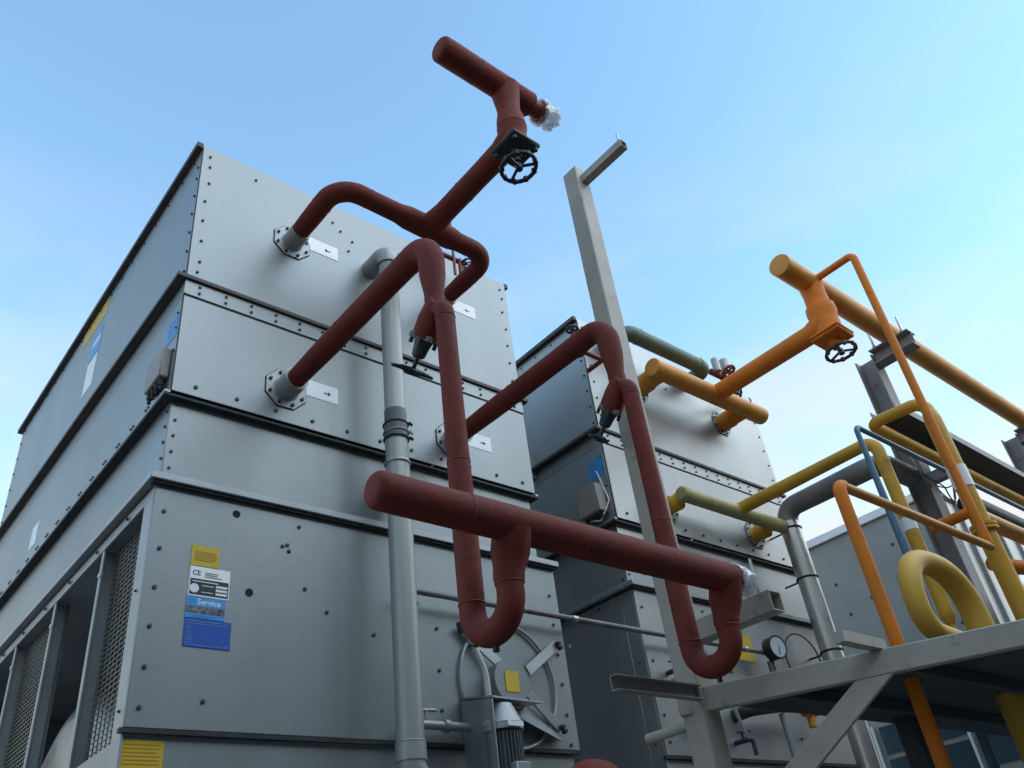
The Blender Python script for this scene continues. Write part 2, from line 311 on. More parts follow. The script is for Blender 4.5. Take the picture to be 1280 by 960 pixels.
def condenser(X0, label, G, first):
    u = thing('evaporative_condenser', label, 'condenser', (X0, FY, 0), 'evaporative condensers in a row')
    T = .012
    X1 = X0 + UW; Y1 = FY + UL
    def ring(x0, x1, y0, y1, z0, z1, m, nm='casing_panel', front=True, side=True):
        if front: MB().bbox(x0, x1, y0, y0 + T, z0, z1).build(nm, m, u, bevel=.002)
        MB().bbox(x0 - .0005, x0 + T, y0 + T + .001, y1, z0, z1).build(nm, m, u, bevel=.002) if side else None
        MB().bbox(x1 - T, x1 + .0005, y0 + T + .001, y1, z0, z1).build(nm, m, u, bevel=.002)
        MB().bbox(x0 + T + .001, x1 - T - .001, y1 - T, y1, z0, z1).build(nm, m, u, bevel=.002)
    gm = M[G]
    ring(X0, X1, FY, Y1, 3.29, 4.37, gm); ring(X0, X1, FY, Y1, 2.53, 3.15, gm)
    I3 = .042
    ring(X0 + I3 - .02, X1 - I3 + .02, FY + I3, Y1 - I3, 2.04, 2.52, gm)
    # fan section: front sheet, plain sheets on the far sides, open left side
    O = .035
    MB().bbox(X0 - O + .02, X1 + O, FY - .02, FY - .008, .925, 1.99).build('casing_panel', gm, u, bevel=.002)
    MB().bbox(X1 + O - T, X1 + O, FY - .006, Y1, .925, 1.99).build('casing_panel', gm, u)
    MB().bbox(X0, X1, Y1 - T, Y1 - .001, .925, 1.985).build('casing_panel', gm, u)
    # flange strips between the tiers
    def rim(z0, z1, out, m, nm='flange_rim', outf=None):
        outf = out if outf is None else outf
        if outf: MB().bbox(X0 - out, X1 + out, FY - outf, FY - .001, z0, z1).build(nm, m, u, bevel=.002)
        MB().bbox(X0 - out, X0 - .001, FY, Y1 + out, z0, z1).build(nm, m, u, bevel=.002)
        MB().bbox(X1 + .001, X1 + out, FY, Y1 + out, z0, z1).build(nm, m, u, bevel=.002)
        MB().bbox(X0, X1, Y1 + .001, Y1 + out, z0, z1).build(nm, m, u, bevel=.002)
    rim(4.345, 4.385, .038, M['rim'], 'top_rim', 0)
    rim(3.262, 3.288, .05, M['rim'], 'flange_rim', .02)
    # strip with the double bolt row (front), plain on the sides
    MB().bbox(X0 - .002, X1 + .002, FY - .004, FY + .012, 3.163, 3.26).build('bolted_strip', gm, u, bevel=.001)
    MB().bbox(X0, X0 + T, FY + .013, Y1, 3.153, 3.26).build('bolted_strip', gm, u)
    MB().bbox(X1 - T, X1, FY + .013, Y1, 3.153, 3.26).build('bolted_strip', gm, u)
    MB().bbox(X0 + .001, X1 - .001, FY + .001, FY + .010, 3.151, 3.163).build('gasket', M['gasket'], u)
    # shelf under tier two; black sealant sheet also paints the shade below it
    rim(2.512, 2.528, .03, M['galv_trim'], 'flange_rim', 0)
    MB().bbox(X0 - .028, X1 + .028, FY + .0, Y1 + .02, 2.498, 2.511).build('gasket', M['gasket'], u)
    # lip above the fan section
    MB().bbox(X0 - .055, X1 + .055, FY - .06, FY + I3 + .01, 1.998, 2.034).build('drip_lip', M['galv_trim'], u, bevel=.003)
    MB().bbox(X0 - .052, X1 + .052, FY + I3 + .011, Y1 + .02, 2.0, 2.032).build('drip_lip', M['galv_trim'], u, bevel=.003)
    MB().bbox(X0 - .04, X1 + .04, FY - .045, FY - .008, 1.985, 1.997).build('gasket', M['gasket'], u)
    # drift eliminator lid
    MB().bbox(X0 + .02, X1 - .02, FY + .02, Y1 - .02, 4.30, 4.33).build('eliminator_deck', M['inner'], u)
    # basin
    MB().bbox(X0 + .0, X1 + .0, FY + .005, Y1, -1.35, .905).build('basin_casing', gm, u, bevel=.003)
    MB().bbox(X0 - .03, X1 + .03, FY - .022, FY + .004, .905, .923).build('gasket', M['gasket'], u)
    for yy in (FY + .1, Y1 - .25):
        MB().box((X0 + .05, yy, 0), (X1 - .05, yy + .15, .252)).build('support_beam', M['column'], u)
    # left side of fan section: posts, returns, mesh, interior
    zb, zt = -.2, 1.93
    MB().bbox(X0 - O + .02, X0 + .0, FY - .007, Y1, 1.93, 1.985).build('header_rail', M['galv_trim'], u, bevel=.002)
    ys = [FY + .11, FY + .635, FY + 1.40, FY + 2.16, FY + 2.92, Y1 - .05]
    MB().bbox(X0 - O + .019, X0 - O + .031, FY - .007, FY + .105, zb, 1.93).build('corner_post', M['galv_trim'], u, bevel=.002)
    for k in range(1, 6):
        y = ys[k]; MB().bbox(X0 - .012, X0 + .0, y, y + .035, zb, 1.93).build('post', M['galv_trim'], u, bevel=.002)
        MB().bbox(X0 + .001, X0 + .065, y + .012, y + .022, zb, 1.93).build('divider_plate', M['inner'], u)
        bm_ = MB()
        bm_.cyl((X0 - .0125, y + .017, 1.80 + EYE), (X0 - .018, y + .017, 1.80 + EYE), .012, 10); bm_.build('cap', M['white_lab'], u)
    if not first: MB().bbox(X0 - O + .019, X0 - O + .031, FY + .106, Y1, zb, 1.93).build('casing_panel', gm, u, bevel=.002)
    mesh_bays = (0, 2, 4) if first else ()
    for k in range(5):
        if k not in mesh_bays: continue
        mw = MB(); y0, y1 = ys[k] + .0, ys[k + 1]; xm = X0 + .05; y = y0; r = .0024
        st = .055
        while y < y1: mw.bbox(xm - r, xm + r, y - r * 1.6, y + r * 1.6, zb, 1.93); y += st
        z = zb; st = .025
        while z < 1.93: mw.bbox(xm - r * 2.2, xm - r * 1.1, y0, y1, z - r, z + r); z += st
        mw.build('wire_mesh', M['wire'], u, smooth=False, kind='stuff')
    # interior walls behind the openings
    MB().bbox(X0 + 1.25, X0 + 1.27, FY + .03, Y1 - .05, -.3, 1.95).build('inner_wall', M['inner'], u)
    MB().bbox(X0 + .001, X1 - .05, FY + .03, Y1 - .05, 1.94, 1.96).build('inner_wall', M['inner'], u)
    c = MB(); P = []; Rr = []
    for (dx, rr__) in ((0, .30), (.0, .86), (.03, .95), (.1, 1.0), (.8, 1.0)):
        P.append(V(X0 + .32 + dx + .001 * len(P), 5.55 - 3.56 + FY, .60)); Rr.append(rr__)
    c.sweep(P, Rr, 56); c.build('fan_housing', M['silver'], u)  # bright silver stands in for light coming through the fan section
    # bolts -------------------------------------------------
    B = MB()
    def row(x0, x1, z, n, y=FY, jx=.0):
        for i in range(n): bolt_at(B, V(x0 + (x1 - x0) * i / (n - 1) + random.uniform(-jx, jx), y, z), (0, -1, 0))
    for i in range(16):
        x = X0 + .08 + i * (UW - .16) / 15
        for z in (3.235, 3.19): bolt_at(B, V(x, FY - .004, z), (0, -1, 0), .008)
    row(X0 + .12, X1 - .1, 2.585, 11)
    for x in (X0 + .055, X1 - .055):
        for z in (4.29, 4.2, 4.06, 3.9, 3.74, 3.58, 3.42, 3.34): bolt_at(B, V(x + random.uniform(-.008, .008), FY, z), (0, -1, 0), .008)
    for x, z in ((X0 + .35, 4.27), (X0 + .9, 4.2), (X0 + .96, 4.15), (X0 + 1.05, 4.1), (X0 + 1.02, 4.0), (X0 + 1.7, 4.22), (X0 + 2.1, 4.25)): bolt_at(B, V(x, FY, z), (0, -1, 0), .008)
    for z in (2.5, 2.41, 2.32, 2.23, 2.14): bolt_at(B, V(X0 + I3 + .01, FY + I3, z - .02), (0, -1, 0), .007)
    for z in (1.86, 1.68, 1.50, 1.33, 1.16, 1.0):
        bolt_at(B, V(X0 + .035, FY - .02, z), (0, -1, 0), .009); bolt_at(B, V(X1 - .03, FY - .02, z - .05), (0, -1, 0), .009)
    for x, z in ((.585, 1.92), (.50, 1.80), (.525, 1.81), (.535, 1.78), (.745, 1.60), (.865, 1.50), (.29, 1.04), (1.13, 1.42), (1.4, 1.62), (1.52, 1.5), (1.52, 1.28), (1.52, 1.08)): bolt_at(B, V(X0 + x + .12 * (x < .6 and z > 1.5), FY - .02, z), (0, -1, 0), .009)
    # left side rows
    nx = (-1, 0, 0)
    for i in range(18):
        y = FY + .1 + i * (UL - .2) / 17
        bolt_at(B, V(X0, y + random.uniform(-.02, .02), 4.30), nx, .007)
        bolt_at(B, V(X0, y, 2.60), nx, .009); bolt_at(B, V(X0, y + .035, 2.60), nx, .009)
        if i % 2: bolt_at(B, V(X0 - .02, y, 1.955), nx, .009)
    for z in (4.2, 4.1, 3.95, 3.8, 3.65, 3.5, 3.35, 3.05, 2.95, 2.8): bolt_at(B, V(X0, FY + .04, z), nx, .008)
    for z in (4.2, 4.05, 3.9, 3.75, 3.6, 3.45): bolt_at(B, V(X0, Y1 - .05, z), nx, .009)
    for z in (2.45, 2.36, 2.27, 2.18, 2.09): bolt_at(B, V(X0 + I3 - .02, FY + I3 + .035, z), nx, .008)
    for z in (1.5, 1.0, .5): bolt_at(B, V(X0 - O + .019, FY + .05, z), nx, .006)
    B.build('bolt', M['bolt'], u, kind='stuff')
    # small dark seam lines at the corners: corner trims
    MB().bbox(X0 - .003, X0 + .003, FY - .003, FY + .003, 2.53, 3.15).build('corner_seam', M['gasket'], u)
    MB().bbox(X0 - .003, X0 + .003, FY - .003, FY + .003, 3.29, 4.345).build('corner_seam', M['gasket'], u)
    # nozzles and arrow labels
    for i, nx_ in enumerate((.612, 1.752)):
        for z in (3.86, 2.74):
            if first: nozzle(u, X0 + nx_, z, None, .064 if z > 3 else .07); arrow_label(u, X0 + nx_, z, z < 3)
            else: nozzle(u, X0 + nx_, z, M['ochre'] if z > 3 else M['yellow'], .084 if z > 3 else .066)
    # junction box with cable glands on the left face, blue sticker over it
    jp = .05 if first else .10; jb = MB(); jb.bbox(X0 - jp, X0 - .001, FY + .06, FY + .27, 2.64 if first else 2.60, 2.82); j = jb.build('junction_box', M['box'], u, bevel=.006)
    gl = MB()
    for y in (.09, .14, .19, .24):
        zz = .0 if first else -.035; gl.cyl(V(X0 - jp / 2, FY + y, 2.64 + zz), V(X0 - jp / 2, FY + y, 2.60 + zz), .015, 10); gl.cyl(V(X0 - jp / 2, FY + y, 2.60 + zz), V(X0 - jp / 2, FY + y, 2.575 + zz), .010, 10)
    gl.build('cable_gland', M['gasket'], j, kind='stuff')
    if not first: pipe('cable', [(X0 - .06, FY + .20, 2.57, .005), (X0 - .06, FY + .10, 2.53, .005, .02), (X0 - .012, FY + .03, 2.68, .005, .02), (X0 - .012, FY + .10, 2.95, .005)], M['white_lab'], j, n=6)
    s_ = MB(); s_.bbox(X0 - .0025, X0, FY + .03, FY + .18, 2.90, 3.06); s_ = s_.build('blue_sticker', M['sky_lab'], u, smooth=False)
    tl = MB()
    for i in range(4): tl.box((X0 - .0035, FY + .045, 2.93 + i * .03 + EYE), (X0 - .0025, FY + .15, 2.938 + i * .03 + EYE))
    tl.build('print', M['blu_ink'], s_, smooth=False)
    return u

u1 = condenser(1.137, 'large grey galvanised condenser nearest the camera, with blue Service sticker and open mesh side', 'galv', True)
u2 = condenser(4.345, 'second bright galvanised condenser behind the steel post, with orange and yellow pipes on its front', 'galv_bright', False)

# stickers on the front of the near condenser
Yp = FY - .02
def sticker(nm, x0, x1, z0, z1, m, y=Yp, par=None, tilt=.0):
    mb = MB(); mb.bbox(x0, x1, y - .003, y, z0, z1); return mb.build(nm, m, par or u1, smooth=False)
k = sticker('yellow_sticker', 1.315, 1.445, 1.628, 1.725, M['yel_lab']); a = MB(); text_lines(a, 1.33, 1.435, Yp - .003, 1.65, 1.70, 5, .004, (.8, 1)); a.build('print', M['yel_ink'], k, smooth=False)
k = sticker('nameplate', 1.317, 1.503, 1.486, 1.624, M['white_lab'])
a = MB(); text_lines(a, 1.385, 1.47, Yp - .003, 1.575, 1.602, 3, .003, (.5, 1)); a.bbox(1.322, 1.498, Yp - .0042, Yp - .003, 1.493, 1.566); a.build('print', M['ink'], k, smooth=False)
text_mesh('CE', .032, V(1.328, Yp - .0031, 1.583), (1, 0, 0), (0, 0, 1), k, M['ink'], bold=.0006)
a = MB(); a.cyl(V(1.342, Yp - .004, 1.521), V(1.342, Yp - .0055, 1.521), .021, 24)
for i in range(3): a.bbox(1.44, 1.493, Yp - .0055, Yp - .004, 1.500 + i * .017, 1.511 + i * .017)
a.bbox(1.33, 1.45, Yp - .0052, Yp - .004, 1.552, 1.556); a.bbox(1.375, 1.43, Yp - .0052, Yp - .004, 1.535, 1.538); a.bbox(1.375, 1.43, Yp - .0052, Yp - .004, 1.505, 1.508)
a.build('print', M['wht_ink'], k, smooth=False)
k = sticker('service_sticker', 1.313, 1.490, 1.388, 1.484, M['sky_lab'])
text_mesh('Service', .037, V(1.362, Yp - .0031, 1.450), (1, 0, 0), (0, 0, 1), k, M['wht_ink'], bold=.0004)
a = MB(); a.bbox(1.3135, 1.4895, Yp - .0042, Yp - .003, 1.411, 1.440); a.build('photo_strip', M['photo'], k, smooth=False)
a = MB(); text_lines(a, 1.345, 1.46, Yp - .003, 1.392, 1.404, 2, .003); text_lines(a, 1.325, 1.35, Yp - .003, 1.45, 1.475, 2, .003); a.build('print', M['blu_ink'], k, smooth=False)
k = sticker('blue_sticker', 1.315, 1.525, 1.262, 1.385, M['blu_lab'])
a = MB(); text_lines(a, 1.322, 1.518, Yp - .003, 1.358, 1.38, 2, .003, (.95, 1)); text_lines(a, 1.324, 1.36, Yp - .003, 1.275, 1.355, 9, .003, (.5, 1)); a.bbox(1.322, 1.49, Yp - .0042, Yp - .003, 1.268, 1.271)
a.bbox(1.503, 1.512, Yp - .0042, Yp - .003, 1.268, 1.277); a.build('print', M['blu_ink'], k, smooth=False)
for z, x in ((1.92, 1.512), (1.54, 1.600)):
    a = MB(); a.cyl(V(x, Yp, z), V(x, Yp - .002, z), .0165, 20); a.torus(V(x, Yp - .001, z), (0, 1, 0), .017, .0025, 20, 6); a.build('round_hole', M['hole'], u1)
k = sticker('yellow_sticker', 1.125, 1.295, .78, .885, M['yel_lab'], FY + .005); a = MB(); text_lines(a, 1.14, 1.285, FY + .002, .79, .875, 6, .004, (.85, 1)); a.build('print', M['yel_ink'], k, smooth=False)
# stickers on the long left side
def side_sticker(nm, y0, y1, z0, z1, m):
    mb = MB(); mb.bbox(1.1345, 1.137, y0, y1, z0, z1); return mb.build(nm, m, u1, smooth=False)
side_sticker('yellow_sticker', 5.18, 5.72, 4.18, 4.335, M['yel_lab'])
k = side_sticker('service_sticker', 5.20, 5.42, 3.86, 4.11, M['sky_lab'])
a = MB(); a.bbox(1.133, 1.1345, 5.22, 5.38, 3.97, 4.02); a.build('print', M['wht_ink'], k, smooth=False)
side_sticker('white_sticker', 5.22, 5.42, 3.57, 3.85, M['white_lab'])
side_sticker('white_sticker', 5.9, 6.05, 2.68, 2.85, M['white_lab'])
# white tape / stickers on unit 2
MB().bbox(5.17, 5.56, FY - .0235, FY - .02, 1.60, 1.80).build('yellow_sticker', M['yel_lab'], u2, smooth=False)
a = MB(); a.bbox(4.35, 4.347, 4.25, 4.40, 3.22, 3.42); a.box((4.30, 4.30, 3.20 + EYE), (4.344, 4.33, 3.42 + EYE)); a.build('latch', M['galv_trim'], u2)

# fan drive on the front of the near condenser
cx, cz = 3.115, 1.245
fr = MB(); fr.torus(V(cx, FY - .035, cz), (0, 1, 0), .335, .009, 56, 8); fr.build('fan_ring', M['galv_trim'], u1)
hub = MB(); hub.cyl(V(cx - .055, FY - .05, cz - .01), V(cx - .055, FY - .12, cz - .01), .12, 28); hb = hub.build('drive_bracket', M['galv'], u1)
for (x, z) in ((2.80, 1.52), (3.50, 1.50), (3.44, 1.03), (2.80, .99)):
    a = MB(); p = V(cx + (x - cx) * .25, FY - .085, cz + (z - cz) * .25); q = V(x, FY - .04, z); a.beam(p, q, .055, .012, Vector((0, 1, 0))); a.build('arm', M['galv_trim'], hb)
    b = MB(); bolt_at(b, q + Vector((0, -.008, 0)), (0, -1, 0), .014, .03); b.cyl(q + Vector((.02, 0, -.02)), q + Vector((.02, -.03, -.02)), .012, 6); b.build('bracket_bolt', M['gasket'], hb)
a = MB(); a.bbox(cx - .105, cx - .01, FY - .1235, FY - .121, 1.175, 1.285); k = a.build('yellow_sticker', M['yel_lab'], hb, smooth=False)
# sheet shelf with folded sides that carries the motor
a = MB(); a.prism([V(2.70, 3.19, 1.055), V(3.06, 3.23, 1.062), V(3.20, FY - .03, 1.13), V(2.78, FY - .03, 1.14)], (0, 0, .01)); a.build('motor_shelf', M['galv_trim'], u1)
a = MB(); a.prism([V(2.70, 3.19, 1.05), V(2.78, FY - .03, 1.13), V(2.78, FY - .03, .2), V(2.70, 3.19, .2)], (-.008, 0, 0)); a.build('side_plate', M['galv_trim'], u1)
a = MB(); a.prism([V(2.99, 3.42, 1.06), V(3.20, FY - .03, 1.13), V(3.44, FY - .03, .99), V(3.42, FY - .05, .96)], (0, -.01, 0)); a.build('gusset_plate', M['galv'], u1)
mo = MB(); mx_, my_ = 2.795, 3.25
mo.cyl(V(mx_, my_, .945), V(mx_, my_, 1.04), .10, 32, .055); mo.cyl(V(mx_, my_, .915), V(mx_, my_, .945), .098, 32); mot = mo.build('motor', M['galv_trim'], u1)
a = MB(); a.cyl(V(mx_, my_, .55), V(mx_, my_, .91), .070, 28)
for i in range(30):
    t = 2 * math.pi * i / 30; d = Vector((math.cos(t), math.sin(t), 0)); a.beam(V(mx_, my_, .56) + d * .078, V(mx_, my_, .905) + d * .078, .004, .026, d)
a.build('cooling_fins', M['plastic_dark'], mot, smooth=False)
a = MB(); a.bbox(mx_ - .04, mx_ + .05, my_ - .12, my_ - .06, .62, .76); a.build('terminal_box', M['galv_trim'], mot, bevel=.006)
a = MB(); a.bbox(mx_ - .05, mx_ + .045, my_ - .1015, my_ - .0975, .92, .942); a.build('label_plate', M['white_lab'], mot)
pipe('flexible_conduit', [(2.655, 3.30, 1.42, .018), (2.70, 3.30, 1.34, .018), (2.745, 3.28, 1.20, .018), (2.74, 3.27, 1.06, .018)], M['plastic_grey'], u1, bend=.2)
a = MB(); a.torus(V(2.70, 3.30, 1.33), (.3, 0, 1), .021, .005, 20, 6); a.cyl(V(2.64, 3.30, 1.40), V(2.63, 3.30, 1.45), .024, 10); a.build('conduit_clip', M['gasket'], u1)
pipe('outlet_pipe', [(2.40, FY - .1, .985, .021), (2.78, FY - .1, .985, .021)], M['galv_trim'], u1)
a = MB()
for x in (2.42, 2.60): a.cyl(V(x, FY - .1, .985), V(x + .03, FY - .1, .985), .03, 14)
a.cyl(V(2.50, FY - .1, .985), V(2.50, FY - .1, 1.05), .009, 8); a.cyl(V(2.46, FY - .1, 1.05), V(2.56, FY - .1, 1.055), .009, 8); a.build('outlet_valve', M['galv_trim'], u1)

# ------------------------------------------------------------------ grey downpipe on the near condenser
gp = thing('downpipe', 'grey plastic downpipe with elbow and rubber coupling down the front of the near condenser', 'pipe', (2.325, 3.35, 0))
GX, GY = 2.325, 3.35
pipe('upper_pipe', [(GX + .0, FY - .001, 3.91, .066), (GX, GY, 3.91, .066, .09), (GX, GY, 3.79, .066), (GX, GY, 3.77, .060), (GX, GY, 2.60, .060)], M['plastic_grey'], gp, bend=.08)
a = MB(); a.cyl(V(GX, GY, 2.56), V(GX, GY, 2.66), .063, 28); a.build('coupling_sleeve', M['plastic_dark'], gp)
a = MB(); a.cyl(V(GX, GY, 2.46), V(GX, GY, 2.575), .069, 28); a.build('rubber_coupling', M['plastic_dark'], gp)
for iz, z in enumerate((2.565, 2.51, 2.47)):
    a = MB(); a.torus(V(GX, GY, z), (0, 0, 1), .070, .0055, 30, 6); a.cyl(V(GX + .05, GY - .062, z), V(GX + .075, GY - .05, z), .009, 8); a.build('hose_clamp', M['gasket' if iz != 1 else 'silver'], gp)
pipe('lower_pipe', [(GX, GY, 2.50, .065), (GX, GY, .70, .065, .085), (GX + .4, GY, .70, .065)], M['plastic_grey'], gp, bend=.09)
a = MB(); a.torus(V(GX, GY, 3.785), (0, 0, 1), .066, .0035, 30, 6); a.build('socket_ring', M['gasket'], gp)
a = MB(); a.cyl(V(GX, GY, .79), V(GX, GY, .87), .071, 28); a.torus(V(GX, GY, .87), (0, 0, 1), .069, .004, 30, 6); a.build('socket', M['plastic_grey'], gp)
a = MB(); a.torus(V(GX, GY, 2.315), (0, 0, 1), .068, .007, 30, 8); a.build('pipe_clip', M['silver'], gp)
a = MB(); a.beam(V(GX + .06, GY, 2.315), V(GX + .16, FY - .002, 2.43), .035, .008, Vector((0, 1, 0))); a.prism([V(GX + .065, GY, 2.33), V(GX + .10, FY, 2.33), V(GX + .10, FY, 2.14), V(GX + .075, GY + .1, 2.12)], (.006, 0, 0)); a.build('wall_bracket', M['galv_trim'], gp)

# ------------------------------------------------------------------ thin conduit across both condensers
cn = thing('conduit', 'thin grey steel conduit running level across the fronts of both condensers', 'pipe', (2.45, 3.40, 0))
pipe('conduit_tube', [(2.44, 3.45, 1.648, .017), (5.45, 3.45, 1.648, .017), (5.62, 3.45, 1.648, .017, .03), (5.62, 3.45, 1.40, .017)], M['lead'], cn, bend=.03, n=14)
for x in (2.75, 3.1, 3.6, 5.3, 5.55):
    a = MB(); a.cyl(V(x, 3.45, 1.648), V(x + .04, 3.45, 1.648), .021, 14); a.build('connector', M['silver'], cn)

# ------------------------------------------------------------------ lower red header with two trap loops
rl = thing('pipe_header', 'thick dark red insulated header nearest the camera with two looped drop pipes', 'pipe', (1.3, 1.878, 0))
HY, HZ = 1.878, 1.191; rr = .062; PL = 2.125
hd = pipe('header_tube', [(1.205, HY, HZ, rr * .97), (1.6, HY, HZ, rr), (2.3, HY, HZ, rr * 1.02), (2.955, HY, HZ, rr * 1.02)], M['red'], rl, lump=.012, rs=.028, re=.02, n=32)
for bi, X in enumerate((1.749, 2.892)):
    rz = .05
    pipe('riser_pipe', [(X, FY - .07, 2.741, .054), (X, FY - .5, 2.741, .060), (X, 2.6, 2.741, .060), (X, 2.185, 2.741, .061, .125), (X, 2.185, 2.52, .058), (X, 2.185, 2.40, .041), (X, 2.185, 2.33, .040)], M['red'], rl, bend=.12, lump=.012, n=28)
    # angled valve body: sloping box with flanges, then the drop leg starts nearer the camera
    vb = MB(); vb.sweep([V(X, 2.150, 2.345), V(X, 2.185, 2.335), V(X, 2.215, 2.30), V(X, 2.275, 2.235)], [.046, .053, .060, .060], 20)
    vb.cyl(V(X, 2.185, 2.40), V(X, 2.185, 2.335), .044, 20); vo = vb.build('valve_body', M['red'], rl)
    a = MB(); ax = Vector((0, .68, -.73)).normalized(); o = V(X, 2.272, 2.240)
    a.beam(o - ax * .010, o + ax * .016, .105, .105, Vector((1, 0, 1))); a.build('bonnet_flange', M['lead'], vo, bevel=.004)
    a = MB(); a.sweep([o + ax * .014, o + ax * .04, o + ax * .085, o + ax * .095], [.043, .036, .03, .018], 14); a.cyl(o + ax * .02, o + ax * .17, .010, 10)
    a.build('bonnet', M['valve'], vo); a = MB()
    for t in range(4):
        d = Vector((math.cos(t * 1.57 + .78), 0, 0)) + ax.cross(Vector((1, 0, 0))) * math.sin(t * 1.57 + .78)
        a.cyl(o + ax * .01 + d * .055, o + ax * .04 + d * .055, .009, 6)
    a.build('bonnet_bolt', M['valve'], vo, kind='stuff')
    c = o + ax * .155; t_ = MB()
    if bi == 0:
        t_.sweep([c + Vector((-.105, 0, .0)), c + Vector((-.05, 0, .006)), c + Vector((-.02, 0, 0)), c + Vector((.02, 0, 0)), c + Vector((.05, 0, .006)), c + Vector((.105, 0, 0))], [.007, .012, .018, .018, .012, .007], 10)
    else:
        t_.cyl(c + Vector((-.075, .0, 0)), c + Vector((.06, .0, -.0)), .009, 10); t_.cyl(c + Vector((-.03, 0, 0)), c + Vector((.03, 0, 0)), .017, 10)
    t_.build('valve_handle', M['valve'], vo)
    rg = .0455
    L2 = 1.925
    pipe('drop_leg', [(X, 2.20, 2.315, .043), (X, PL, 2.315, .042, .05), (X, PL, 1.9, .042), (X, PL, 1.1, rg), (X, PL, .875 + .0, rg, .098), (X, L2, .875, rg, .098), (X, L2, .99, rg), (X, L2, 1.03, .052), (X, L2 - .02, 1.10, .066), (X, HY, HZ - .01, .066, .1)], M['red'], rl, bend=.098, lump=.012, n=28)
    a = MB(); a.torus(V(X, PL, 2.245), (0, 0, 1), .0425, .0018, 26, 6); a.build('joint_seam', M['red_dk'], rl); a = MB(); a.torus(V(X, L2, 1.0), (0, 0, 1), .047, .003, 26, 6); a.build('joint_seam', M['red_dk'], rl)
    a = MB(); a.cyl(V(X, 2.025, .835), V(X, 2.025, .812), .011, 8); a.build('drain_plug', M['gasket'], rl)
    # saddle blending the leg into the header
def crumple(name, p, q, r, parent, n=34, amp=.13):
    mb = MB(); vs = []; fs = []; k = 9; p = Vector(p); q = Vector(q); ax = (q - p).normalized(); u = ax.orthogonal().normalized(); w_ = ax.cross(u)
    for i in range(k):
        t = i / (k - 1); c = p.lerp(q, t); rr_ = r * (1 - .18 * t + .1 * math.sin(t * 9))
        for j in range(n):
            a = 2 * math.pi * j / n; d = u * math.cos(a) + w_ * math.sin(a); f = 1 + random.uniform(-amp, amp) * (.25 + t) * .7
            vs.append(c + d * rr_ * f + ax * random.uniform(-.012, .012))
    for i in range(k - 1):
        for j in range(n): fs.append((i * n + j, i * n + (j + 1) % n, (i + 1) * n + (j + 1) % n, (i + 1) * n + j))
    vs.append(q + ax * .005); c0 = len(vs) - 1
    for j in range(n): fs.append(((k - 1) * n + j, (k - 1) * n + (j + 1) % n, c0))
    mb.add(vs, fs); return mb.build(name, M['wrap'], parent)
pipe('end_stub', [(2.95, HY, HZ + .0, .045), (3.0, HY, HZ, .045)], M['lead'], rl)
crumple('plastic_wrap', V(2.93, HY, HZ + .003), V(3.035, HY, HZ), .064, rl)

# ------------------------------------------------------------------ upper red suction header
ru = thing('pipe_header', 'dark red insulated pipe highest against the sky with a black handwheel', 'pipe', (2.4, 2.147, 0))
r1 = .061; r2 = .069; TX = 2.396; UZ = 3.86; BY = 2.985
pipe('branch_pipe', [(1.745, FY - .12, UZ, .056), (1.745, FY - .3, UZ, r1), (1.745, BY, UZ, r1, .15), (1.98, BY, UZ, r1 * .98), (2.16, BY, UZ, r1), (2.23, BY, UZ, .074), (TX, BY, UZ, .076), (2.56, BY, UZ, .073), (2.62, BY, UZ, r1), (2.885, BY, UZ, r1, .15), (2.885, FY - .3, UZ, r1), (2.885, FY - .12, UZ, .055)], M['red'], ru, bend=.15, lump=.012, n=28)
pipe('main_pipe', [(TX, BY - .0, UZ, .088), (TX, BY - .10, UZ, .074), (TX, BY - .16, UZ, r2), (TX, 2.5, UZ, r2), (TX, 2.20, UZ, .072)], M['red'], ru, lump=.012, n=28)
pipe('valve_body', [(TX, 2.26, UZ - .005, .074), (TX, 2.155, UZ, .084, .06), (TX, 2.147, UZ + .09, .088), (TX, 2.147, UZ + .16, .082), (TX, 2.147, UZ + .24, .068), (TX, 2.147, UZ + .30, .072), (TX, 2.147, 4.319, .092)], M['red'], ru, bend=.06, lump=.015, n=28)
a = MB(); a.cyl(V(TX, 2.147, UZ - .07), V(TX, 2.147, UZ + .02), .078, 28); a.build('valve_neck', M['red'], ru)
a = MB(); a.bbox(TX - .105, TX + .105, 2.147 - .105, 2.147 + .105, UZ - .10, UZ - .068); bo = a.build('bonnet_flange', M['valve'], ru, bevel=.012)
a = MB(); a.cyl(V(TX, 2.147, UZ - .10), V(TX, 2.147, UZ - .155), .038, 16, .026); a.cyl(V(TX, 2.147, UZ - .155), V(TX, 2.147, UZ - .185), .018, 12); a.build('bonnet', M['valve'], bo); a = MB()
for sx in (-1, 1):
    for sy in (-1, 1): a.cyl(V(TX + sx * .078, 2.147 + sy * .078, UZ - .10), V(TX + sx * .078, 2.147 + sy * .078, UZ - .122), .014, 6)
a.build('bonnet_bolt', M['valve'], bo, kind='stuff')
handwheel(V(TX, 2.147, UZ - .235), (0.05, -.12, -1), .100, .0125, ru, M['wheel'], 3, .07)
pipe('header_tube', [(1.90, 2.147, 4.319, .079), (2.1, 2.147, 4.319, .080), (2.60, 2.147, 4.319, .078)], M['red'], ru, lump=.012, rs=.03, re=.02, n=32)
pipe('end_stub', [(2.58, 2.147, 4.319, .056), (2.66, 2.147, 4.319, .056), (2.665, 2.147, 4.319, .07), (2.71, 2.147, 4.319, .066)], M['red_dk'], ru)
crumple('plastic_wrap', V(2.665, 2.147, 4.319), V(2.80, 2.147, 4.319), .082, ru, amp=.15)
def seam(parent, p, ax, rad):
    q = MB(); q.torus(p, ax, rad, .0022, 28, 6); q.build('joint_seam', M['red_dk'], parent)
